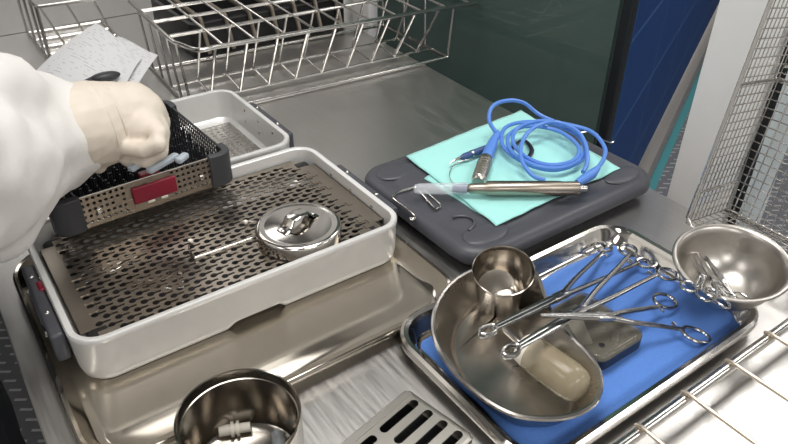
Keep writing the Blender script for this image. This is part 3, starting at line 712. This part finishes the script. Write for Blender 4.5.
# ------------------------------------------------------------------ forceps
def ring_pts(c, fwd, side, a, b, n=22): return [c + fwd * (a * math.cos(2 * PI * k / n)) + side * (b * math.sin(2 * PI * k / n)) for k in range(n)]
def forceps(name, label, tip, joint, rA, rB, cat='forceps', group=None, s=1.0, loop=False, ra=.0180, rb=.0125):
    tip, joint, rA, rB = Vector(tip), Vector(joint), Vector(rA), Vector(rB)
    t = thing(name, joint - Vector((0, 0, .004 * s)), label, cat, group)
    back = (joint - tip).normalized()
    mid = (rA + rB) / 2
    lat = (rA - rB); lat -= back * lat.dot(back); lat.normalize(); up = back.cross(lat).normalized()
    if up.z < 0: up = -up
    for sgn, rc in ((1, rA), (-1, rB)):
        dirr = (rc - joint).normalized()
        neck = rc - dirr * (ra * s * .95) - lat * sgn * (rb * s * .45)
        j0 = joint + lat * sgn * .0018 * s
        h1 = j0 + (neck - j0) * .35 - lat * sgn * -.0008
        mb = MB()
        pts = bez([joint - back * .004 * s + lat * sgn * .0015 * s, j0 + back * .006 * s, h1, j0 + (neck - j0) * .75, neck, neck + dirr * ra * s * .22 + lat * sgn * -.001], 5)
        n = len(pts); rs = [(.0047 - .0014 * min(1, k / (n * .7))) * s for k in range(n)]
        mb.tube(pts, rs, 8, flat=.75, up=up)
        sh = obj('shank', mb, M['instr'], t)
        mb = MB(); mb.tube(ring_pts(rc, dirr, up.cross(dirr).normalized(), ra * s, rb * s), .0025 * s, 8, closed=True, up=up); obj('finger_ring', mb, M['instr'], sh)
        # jaw half
        mb = MB()
        e = tip - joint; L = e.length
        if loop:
            end = tip - e.normalized() * .011 * s
            mb.tube([joint - lat * sgn * .0015 * s, joint + (end - joint) * .2 - lat * sgn * .0026 * s, joint + (end - joint) * .7 - lat * sgn * .0028 * s, end - lat * sgn * .0018 * s], [.0050 * s, .0042 * s, .0034 * s, .0030 * s], 8, flat=.8, up=up)
            off = up * (.0022 * sgn * s)
            mb.tube(ring_pts(tip + off + lat * .0, e.normalized(), lat, .0125 * s, .0070 * s, 18), .0021 * s, 8, closed=True)
        else:
            mb.tube([joint - lat * sgn * .0015 * s, joint + e * .35 - lat * sgn * .0016 * s, tip - lat * sgn * .0006 * s], [.0050 * s, .0044 * s, .0018 * s], 8, flat=.8, up=up)
        obj('jaw', mb, M['instr'], t)
        # ratchet tooth bar
        base = j0 + (neck - j0) * .96
        mb = MB(); inner = base - lat * sgn * min(.012 * s, .45 * (rA - rB).length)
        mb.tube([base, inner + up * sgn * .0015 * s], .0019 * s, 6, flat=.7, up=up)
        for k in range(3): mb.sphere(inner + (base - inner) * (.12 + .2 * k) + up * .0016 * s, .0014 * s, seg=6)
        obj('ratchet', mb, M['instr'], sh)
    mb = MB(); Mx = Matrix((back, lat, up)).transposed().to_4x4()
    mb.box(joint, (.026 * s, .0125 * s, .0070 * s), .0012 * s, M=Mx); obj('box_joint', mb, M['instr'], t)
    return t
forceps('sponge_forceps', 'sponge forceps with loop tip beside the cup, handles at the far tray edge', (0.4394, 0.4207, 0.0720), (0.5706, 0.4273, 0.0580), (0.7563, 0.5046, 0.0130), (0.7771, 0.4410, 0.0130), loop=True, group='sponge forceps in the dish')
forceps('sponge_forceps', 'sponge forceps with loop tip over the ivory collar, crossing the black box', (0.4340, 0.3769, 0.0780), (0.5615, 0.3871, 0.0660), (0.7599, 0.4643, 0.0300), (0.7638, 0.3980, 0.0260), loop=True, group='sponge forceps in the dish')
forceps('needle_holder', 'needle holder pointing left across both sponge forceps', (0.4945, 0.3919, 0.0900), (0.5844, 0.3659, 0.0600), (0.7210, 0.3677, 0.0180), (0.7038, 0.3058, 0.0120), 'needle holder', ra=.0215, rb=.0140)

# ------------------------------------------------------------------ steel bowl and the clamps in it
nb = Vector((-.15, -.05, .98)).normalized()
rimc = Vector((0.7746, 0.3241, 0.0920)); bh = .0655
bb = rimc - nb * bh
q = Vector((0, 0, 1)).rotation_difference(nb).to_matrix().to_4x4()
t = thing('steel_bowl', bb, 'round steel bowl tilted on the tray rim with ring-handled clamps inside', 'bowl')
mb = MB(); mb.lathe([(.026, .0), (.028, .0015), (.0285, .004), (.040, .012), (.053, .026), (.0605, .042), (.0635, .055), (.0668, .0605), (.0705, .0625), (.0722, .0615), (.0732, .0632), (.0722, .0650), (.0695, .0655), (.0658, .0635), (.0618, .0565), (.0588, .042), (.051, .0275), (.038, .0145), (.026, .0085), (.001, .0075)], (0, 0, 0), 72)
mb.M = Matrix.Translation(bb) @ q
obj('bowl_body', mb, M['bowl'], t)
def bowlpt(x, y, z): return (Matrix.Translation(bb) @ q) @ Vector((x, y, z))
clamps = [((0.7818, 0.3839, 0.0640), (0.7284, 0.3344, 0.0830), (0.6830, 0.3247, 0.0900), (0.6843, 0.3038, 0.0900), 'ring-handled clamp in the bowl with both rings hooked over the blue side of the rim'),
          ((0.7968, 0.3825, 0.0620), (0.7321, 0.3207, 0.0820), (0.6854, 0.2814, 0.0940), (0.6909, 0.2995, 0.0930), 'ring-handled clamp in the bowl with one ring hanging over the front rim'),
          ((0.8052, 0.3775, 0.0580), (0.7751, 0.3279, 0.0560), (0.7626, 0.2920, 0.0540), (0.7509, 0.3001, 0.0540), 'ring-handled clamp lying deepest and furthest right in the bowl'),
          ((0.7877, 0.3708, 0.0540), (0.7593, 0.3256, 0.0580), (0.7478, 0.2946, 0.0560), (0.7381, 0.3052, 0.0600), 'ring-handled clamp half buried between the others in the bowl')]
for tp, jn, ra_, rb_, lb in clamps:
    forceps('ring_clamp', lb, tp, jn, ra_, rb_, 'clamp', 'ring-handled clamps in the bowl', s=.68, ra=.0180, rb=.0140)

# ------------------------------------------------------------------ wire rack at the lower right
t = thing('wire_rack', (.75, .05, 0), 'low steel wire rack along the front of the blue-lined tray', 'rack')
zr = .040
for y in (.2365, -.12):
    mb = MB(); mb.tube([(.30, y, zr), (1.0, y, zr)], .0065, 12); obj('frame_rod', mb, M['wire'], t)
for x in (.412, .492, .572, .656, .739, .822, .905):
    mb = MB(); mb.tube([(x, .243, zr + .0055), (x, .236, zr + .0085), (x, .22, zr + .0082), (x - .004, -.13, zr + .0078)], .0026, 8); obj('cross_wire', mb, M['rust'], t)
for x, y in ((.31, .236), (.985, .236), (.31, -.12), (.985, -.12)):
    mb = MB(); mb.tube([(x, y, zr), (x, y, .0005)], .006, 10); obj('foot', mb, M['wire'], t)

# ------------------------------------------------------------------ tall mesh basket at the right, leaning on the white post
t = thing('mesh_basket', (.94, .33, 0), 'tall wire mesh basket standing on edge beside the white post', 'basket')
k_ = .15; bl = Vector((.893, .459, .030))
eu = Vector((math.cos(k_), 0, -math.sin(k_))); ez = Vector((math.sin(k_), 0, math.cos(k_))); ev = Vector((0, -1, 0))
U_, V_, H_ = .115, .21, .40
def panel(nm, o0, ea, La, eb, Lb_, na, nb_, r):
    mb = MB()
    for i in range(na + 1): p = o0 + ea * (La * i / na); mb.tube([p, p + eb * Lb_], r, 5)
    for j in range(nb_ + 1):
        p = o0 + eb * (Lb_ * j / nb_) ; mb.tube([p, p + ea * La], r, 5)
    return obj(nm, mb, M['wire'], t)
panel('side_mesh', bl, eu, U_, ez, H_, 10, 29, .0011)
panel('back_mesh', bl + eu * U_, ev, V_, ez, H_, 16, 29, .0011)
panel('base_mesh', bl, eu, U_, ev, V_, 7, 16, .0011)
mb = MB(); mb.tube([bl + ez * H_, bl + ez * .01, bl + ev * .01, bl + ev * V_], .0030, 8); mb.tube([bl + ez * H_ - eu * .004, bl + ez * .01 - eu * .004], .0018, 8); obj('rim_frame', mb, M['wire'], t)
for a_, b_ in ((bl + eu * U_ + ez * .004, bl + eu * U_ + ev * V_ + ez * .004), (bl + eu * U_ - ez * .003, bl + eu * U_ + ev * V_ - ez * .003), (bl + ez * .052, bl + ez * .052 + eu * U_)):
    mb = MB(); mb.tube([a_, b_], .0021, 8); obj('base_rod', mb, M['wire'], t)
mb = MB(); mb.tube([bl + ez * .225, bl + ez * .225 + eu * U_, bl + ez * .225 + eu * U_ + ev * V_], .0025, 8); mb.tube([bl + ez * .245 + eu * U_, bl + ez * .245 + eu * U_ + ev * V_], .0025, 8); obj('middle_band', mb, M['wire'], t)
for vv in (.03, .18):
    mb = MB(); p = bl + ev * vv + eu * .004; mb.tube([p, (p.x, p.y, .001)], .0026, 8); p2 = bl + ev * vv + eu * (U_ - .045); mb.tube([p2, (p2.x, p2.y, .001)], .0026, 8); obj('foot', mb, M['wire'], t)

# ------------------------------------------------------------------ two-level wire rack at the back
ra0 = -.052; RO = Vector((.430, 1.318, 0))
def RB(x, y, z): return (RO.x + x * math.cos(ra0) - y * math.sin(ra0), RO.y + x * math.sin(ra0) + y * math.cos(ra0), z)
t = thing('two_level_wire_rack', RB(.33, .15, 0), 'large two-level steel wire rack behind the short white container', 'rack')
BW, TW, ZT_ = .655, .765, .140
mb = MB(); mb.tube([RB(0, .42, .006), RB(0, 0, .006), RB(BW, 0, .006), RB(BW, .31, .006), RB(0, .31, .006)], .0048, 10); obj('base_frame', mb, M['wire'], t)
for y in (.068, .178):
    mb = MB(); mb.tube([RB(0, y, .009), RB(BW, y, .009)], .0034, 8); obj('base_rod', mb, M['wire'], t)
T1 = .122
def T0(x): return .010 - .042 * x
mb = MB(); mb.tube(bez([RB(.0, .42, ZT_), RB(0, .115, ZT_), RB(.008, .06, ZT_), RB(.028, T0(.028), ZT_), RB(.06, T0(.06), ZT_)], 4) + [RB(TW - .04, T0(TW - .04), ZT_), RB(TW, T0(TW) + .05, ZT_), RB(TW, .42, ZT_)], .0050, 10); obj('top_frame', mb, M['wire'], t)
for y, zz in ((T1, ZT_), (.235, ZT_), (.33, ZT_)):
    mb = MB(); mb.tube([RB(.0, y, zz), RB(TW, y, zz)], .0042, 8); obj('top_rod', mb, M['wire'], t)
for k in range(10):
    x = .06 + .0685 * k
    if x < BW:
        mb = MB(); mb.tube([RB(x + .006, .178, .012), RB(x - .002, .068, .012)], .0026, 8); obj('cross_wire', mb, M['wire'], t)
        mb = MB(); mb.tube([RB(x + .006, .178, .009), RB(x + .012, T1, ZT_)], .0030, 8); obj('upright', mb, M['wire'], t)
        mb = MB(); mb.tube([RB(x - .002, .068, .009), RB(x + .004, T0(x), ZT_)], .0034, 8); obj('upright', mb, M['wire'], t)
    mb = MB(); mb.tube([RB(x + .02, .42, ZT_ + .004), RB(x + .02, T1, ZT_ + .004), RB(x + .02, T0(x), ZT_ + .003)], .0026, 8); obj('top_cross_wire', mb, M['wire'], t)
for y0_, y1_ in ((0, -.015), (.10, T1), (.2, .22), (.31, .33)):
    mb = MB(); mb.tube([RB(BW, y0_, .006), RB(BW + .004, y1_ * .6 + y0_ * .4, ZT_)], .0028, 8); obj('end_upright', mb, M['wire'], t)
for y0_, y1_ in ((.02, .06), (.09, .13), (.16, .20), (.23, .27), (.31, .35)):
    mb = MB(); mb.tube([RB(0, y0_, .006), RB(0, y1_, ZT_)], .0028, 8); obj('end_upright', mb, M['wire'], t)
# black slatted crate seen through the rack
t = thing('black_crate', (.785, 1.80, 0), 'black plastic crate with tan bars behind the two-level rack', 'crate')
mb = MB(); mb.loft([rr(.785, 1.80, .225 - i, .155 - i, .02, z, 4) for i, z in ((0, .001), (0, .085), (.008, .087), (.010, .084), (.012, .02))]); obj('crate_body', mb, M['black'], t)
for k in range(7):
    x = .585 + .064 * k
    mb = MB(); mb.tube([(x, 1.606, .022), (x + .002, 1.640, .096), (x + .004, 1.66, .097), (x + .012, 1.97, .097)], .0085, 8, flat=.5); obj('crate_bar', mb, M['rust'], t)
# wire basket further left
t = thing('wire_basket', (.40, 1.93, 0), 'steel wire basket at the back left, beyond the printed sheets', 'basket')
xl, xr_, yf, yb, zt = .255, .45, 1.815, 2.085, .140
mb = MB(); mb.tube([(xl, yb, zt), (xl, yf + .01, zt), (xl + .01, yf, zt), (xr_, yf - .012, zt), (xr_, yb, zt), (xl, yb, zt)], .004, 8); obj('top_frame', mb, M['wire'], t)
for y in (yf, 1.88, 1.945, 2.01, yb):
    mb = MB(); mb.tube([(xl, y, .0045), (xr_, y - .012, .0045)], .0032, 8); obj('base_rod', mb, M['wire'], t)
for y in (yf, 1.89, 1.985, yb):
    mb = MB(); mb.tube([(xl, y, .0045), (xl, y, zt)], .0032 if y > yf else .0042, 8); obj('upright', mb, M['wire'], t)
for x in (xl, xr_):
    mb = MB(); mb.tube([(x, yf, .007), (x, yb, .007)], .003, 8); obj('side_rod', mb, M['wire'], t)
for k, x in enumerate((.262, .322, .385)):
    mb = MB(); mb.tube([(x, yf, zt), (x + .05, yf + .085, .008)], .0028, 8); obj('slanted_wire', mb, M['wire'], t)

# ------------------------------------------------------------------ printed sheets behind the hand
def sheet(name, label, corners, bulge, nx=24, ny=16):
    a, b, c, d = [Vector(p) for p in corners]
    mb = MB(); uvl = mb.bm.loops.layers.uv.new('UVMap'); g = []
    nrm = (b - a).cross(d - a).normalized()
    for j in range(ny + 1):
        row = []
        for i in range(nx + 1):
            s, q_ = i / nx, j / ny
            p = (a * (1 - s) + b * s) * (1 - q_) + (d * (1 - s) + c * s) * q_ + nrm * (bulge * math.sin(PI * q_) + bulge * .5 * math.sin(2 * PI * s))
            row.append(p)
        g.append(mb.verts(row))
    for j in range(ny):
        for i in range(nx):
            f = mb.bm.faces.new((g[j][i], g[j][i + 1], g[j + 1][i + 1], g[j + 1][i]))
            for lp, (ii, jj) in zip(f.loops, ((i, j), (i + 1, j), (i + 1, j + 1), (i, j + 1))): lp[uvl].uv = (ii / nx, jj / ny)
    return single(name, mb, M['paper'], tuple((a + c) / 2), label, 'paper', 'printed sheets behind the hand')
sheet('printed_sheet', 'white printed form with raised corner behind the gloved hand, the upper sheet', [(0.1373, 1.4677, 0.0850), (0.2625, 1.2429, 0.0900), (0.3796, 1.4551, 0.1000), (0.3486, 1.6664, 0.1250)], .010)
sheet('printed_sheet', 'second white sheet peeking out to the right under the upper form', [(0.2205, 1.4253, 0.0800), (0.2688, 1.2438, 0.0840), (0.4154, 1.4592, 0.0980), (0.3807, 1.6252, 0.1000)], .004)
mb = MB(); mb.box((.26, 1.365, .036), (.11, .15, .072), .006, rot=0); mb.box((.26, 1.365, .076), (.10, .14, .008), .003, rot=0)
single('grey_tool_case', mb, M['dkgrey'], (.26, 1.365, 0), 'dark tool case under the printed sheets, mostly hidden by the hand', 'case')
mb = MB(); c0 = Vector((0.2776, 1.3599, 0.1120)); mb.sphere(c0, .024, (1.25, .5, .42), 20)
mb.tube([c0 - Vector((.045, 0, .003)), c0 - Vector((.02, 0, 0))], [.004, .007], 10)
single('tool_grip', mb, M['dkgrey'], tuple(c0), 'dark oval tool handle lying on the printed form above the glove', 'handle')

# ------------------------------------------------------------------ the person: gown, sleeve, glove
t = thing('person', (-.26, 1.13, FZ), 'person in a white gown reaching in from the left, cream glove gripping the basket', 'person')
def remesh(o, vox, smooth=6, disp=None):
    r_ = o.modifiers.new('remesh', 'REMESH'); r_.mode = 'VOXEL'; r_.voxel_size = vox; r_.use_smooth_shade = True
    s_ = o.modifiers.new('smooth', 'SMOOTH'); s_.iterations = smooth; s_.factor = .5
    if disp:
        tx = bpy.data.textures.new('folds', 'CLOUDS'); tx.noise_scale = disp[1]; tx.noise_depth = 1
        d_ = o.modifiers.new('folds', 'DISPLACE'); d_.texture = tx; d_.strength = disp[0]; d_.mid_level = .5; d_.texture_coords = 'LOCAL'
E1, E2, E3, E4, E5 = (-0.0860, 0.7367, 0.2946), (-0.0103, 0.8333, 0.2440), (0.0534, 0.8891, 0.2234), (0.0984, 0.9233, 0.2143), (0.1255, 0.9326, 0.2131)
SH = (-.13, .93, .53)
mb = MB()
mb.capsule([E1, E2, E3, E4, E5], [.118, .110, .085, .070, .052])
mb.capsule([E2, (0.0065, 0.8024, 0.1674)], [.08, .042]); mb.capsule([E3, (0.1287, 0.9010, 0.1957)], [.06, .032])
mb.capsule([(0.0273, 0.8473, 0.3118), (0.0611, 0.8828, 0.2944), (0.1035, 0.9135, 0.2607), (0.1370, 0.9231, 0.2386)], [.06, .050, .043, .038])
mb.capsule([SH, E1], [.125, .12])
TX, TY, CX = -.26, 1.13, -.03
mb.capsule([(CX, TY, .52), (TX + .06, TY, .20), (TX, TY, -.10), (TX, TY, -.40)], [.15, .16, .165, .175])
mb.capsule([SH, (CX, TY, .52), (-.03, 1.34, .52)], [.125, .15, .12])
mb.capsule([(-.03, 1.34, .52), (-.24, 1.46, .26), (-.16, 1.42, .10)], [.12, .09, .06])
o = obj('gown', mb, M['gown'], t); remesh(o, .011, 6, (.028, .075))
mb = MB(); mb.capsule([(CX + .018, TY - .01, .48), (TX + .075, TY - .008, .18), (TX + .014, TY - .008, -.10), (TX + .014, TY - .008, -.40)], [.152, .165, .172, .18])  # unseen dark shell over the torso, added to darken the table's reflections
o = obj('dark_torso_blocker', mb, M['trouser'], t); remesh(o, .012, 4)
# body: head, neck and legs under the gown
mb = MB()
HX = CX + .02
mb.capsule([(CX, TY, .54), (HX + .03, TY - .02, .68)], [.065, .06]); mb.sphere((HX + .08, TY - .03, .78), .095, (1, .85, 1.25), 20)
mb.sphere((HX + .175, TY - .05, .77), .016, seg=10); mb.sphere((HX + .08, TY - .115, .78), .022, (1.0, .5, 1.2), 8); mb.sphere((HX + .08, TY + .055, .78), .022, (1.0, .5, 1.2), 8)
mb.capsule([(CX, TY, .52), (TX + .05, TY, .18), (TX, TY, -.35)], [.10, .10, .11])
for dy in (-.12, .12): mb.capsule([(TX + .07, TY + dy, -.35), (TX + .09, TY + dy * 1.15, -.82)], [.08, .05])
o = obj('body', mb, M['skin'], t); remesh(o, .012, 4)
mb = MB(); mb.capsule([(TX + .07, TY - .12, -.30), (TX + .09, TY - .14, -.82)], [.105, .085]); mb.capsule([(TX + .07, TY + .12, -.30), (TX + .09, TY + .14, -.82)], [.105, .085])
o = obj('trousers', mb, M['trouser'], t); remesh(o, .012, 5, (.02, .1))
for dy in (-.14, .14):
    mb = MB(); mb.capsule([(TX + .09, TY + dy, FZ + .045), (TX + .20, TY + dy, FZ + .04)], [.045, .038]); o = obj('clog', mb, M['black'], t)
mb = MB(); mb.sphere((HX + .07, TY - .03, .82), .104, (1, .9, 1.0), 20); o = obj('cap', mb, M['cap'], t)
mb = MB(); mb.sphere((HX + .145, TY - .04, .735), .06, (.8, 1.0, .9), 16); obj('face_mask', mb, M['cap'], t)
# gloved right hand, palm down, fingers curled round what it holds
mb = MB()
mb.capsule([(0.1387, 0.9195, 0.2177), (0.1578, 0.9254, 0.2145), (0.1855, 0.9281, 0.2150), (0.2101, 0.9266, 0.2166), (0.2215, 0.9198, 0.2147)], [.060, .060, .052, .045, .037], 18)
K1, K2, K3, K4 = (0.2400, 0.9490, 0.2159), (0.2392, 0.9286, 0.2175), (0.2343, 0.9075, 0.2145), (0.2239, 0.8831, 0.2118)
for ch, r_ in (([K1, (0.2499, 0.9358, 0.1995), (0.2386, 0.9166, 0.1754), (0.2203, 0.9124, 0.1633)], .0150), ([K2, (0.2445, 0.9114, 0.2011), (0.2290, 0.8936, 0.1752), (0.2105, 0.8991, 0.1657)], .0150),
              ([K3, (0.2338, 0.8815, 0.2006), (0.2236, 0.8664, 0.1823), (0.2058, 0.8738, 0.1705), (0.1865, 0.8929, 0.1679)], .0145), ([K4, (0.2241, 0.8567, 0.2105), (0.2184, 0.8450, 0.2021), (0.1996, 0.8529, 0.1954), (0.1795, 0.8799, 0.1927)], .0135)):
    mb.capsule(ch, [r_ * 1.15, r_, r_ * .92, r_ * .85, r_ * .8][:len(ch)], 12)
mb.capsule([(0.2024, 0.9170, 0.2072), (0.2148, 0.8923, 0.2061)], [.036, .030], 16)
mb.capsule([(0.1758, 0.9310, 0.1921), (0.1583, 0.9217, 0.1747), (0.1488, 0.9054, 0.1646)], [.022, .0155, .012], 12)
o = obj('glove', mb, M['glove'], t); remesh(o, .0028, 4, (.003, .03))
mb = MB()
# rolled wrist creases of the glove cuff
def wring(c, nrm, r):
    nrm = Vector(nrm).normalized(); a = nrm.orthogonal().normalized(); b = nrm.cross(a); return [Vector(c) + (a * math.cos(q_) + b * math.sin(q_)) * r for q_ in (2 * PI * k / 28 for k in range(28))]
ax_ = Vector((0.1855, 0.9281, 0.2150)) - Vector((0.1578, 0.9254, 0.2145))
mb.tube(wring((0.1688, 0.9266, 0.2148), ax_, .0565), .0026, 8, closed=True)
mb.tube(wring((0.1839, 0.9276, 0.2148), ax_, .0520), .0020, 8, closed=True)
obj('glove_cuff', mb, M['glove'], t)

# ------------------------------------------------------------------ lights
def area(name, loc, sx, sy, power, rot=(0, 0, 0), col=(1, .98, .95)):
    l = bpy.data.lights.new(name, 'AREA'); l.shape = 'RECTANGLE'; l.size = sx; l.size_y = sy; l.energy = power; l.color = col
    o = bpy.data.objects.new(name, l); COL.objects.link(o); o.location = loc; o.rotation_euler = rot; return o
for ly_, pw_ in ((-1.4, (26, 26, 20, 12)), (.7, (14, 25, 25, 18)), (2.8, (1, 7, 20, 20)), (4.7, (1, 9, 30, 26))):
    for lx_, e_ in zip((-1.6, .5, 2.6, 4.7), pw_):
        area('ceiling_panel_light', (lx_, ly_, 1.80), 1.2, .6, e_)
w = bpy.data.worlds.new('room_air'); scn.world = w; w.use_nodes = True
w.node_tree.nodes['Background'].inputs['Color'].default_value = (.9, .95, 1, 1); w.node_tree.nodes['Background'].inputs['Strength'].default_value = .3

# ------------------------------------------------------------------ camera, view, lift to the real floor
cd = bpy.data.cameras.new('camera'); cam = bpy.data.objects.new('camera', cd); COL.objects.link(cam)
cd.sensor_width = 36; cd.lens = 684.695 / 788 * 36; cd.clip_start = .02
cam.matrix_world = Matrix.Translation((0, 0, .626)) @ Matrix(((0.815307,0.317340,-0.484323),(-0.578980,0.457578,-0.674837),(0.007463,0.830613,0.556800))).to_4x4()
scn.camera = cam
for o in list(scn.objects):
    if o.parent is None: o.location.z += TABLE_H
scn.view_settings.view_transform = 'Standard'; scn.view_settings.look = 'None'
scn.view_settings.exposure = 0.0; scn.view_settings.gamma = 1; scn.view_settings.use_curve_mapping = False
try: scn.cycles.use_denoising = True; scn.cycles.max_bounces = 8; scn.cycles.transmission_bounces = 8; scn.cycles.sample_clamp_indirect = 6
except Exception: pass
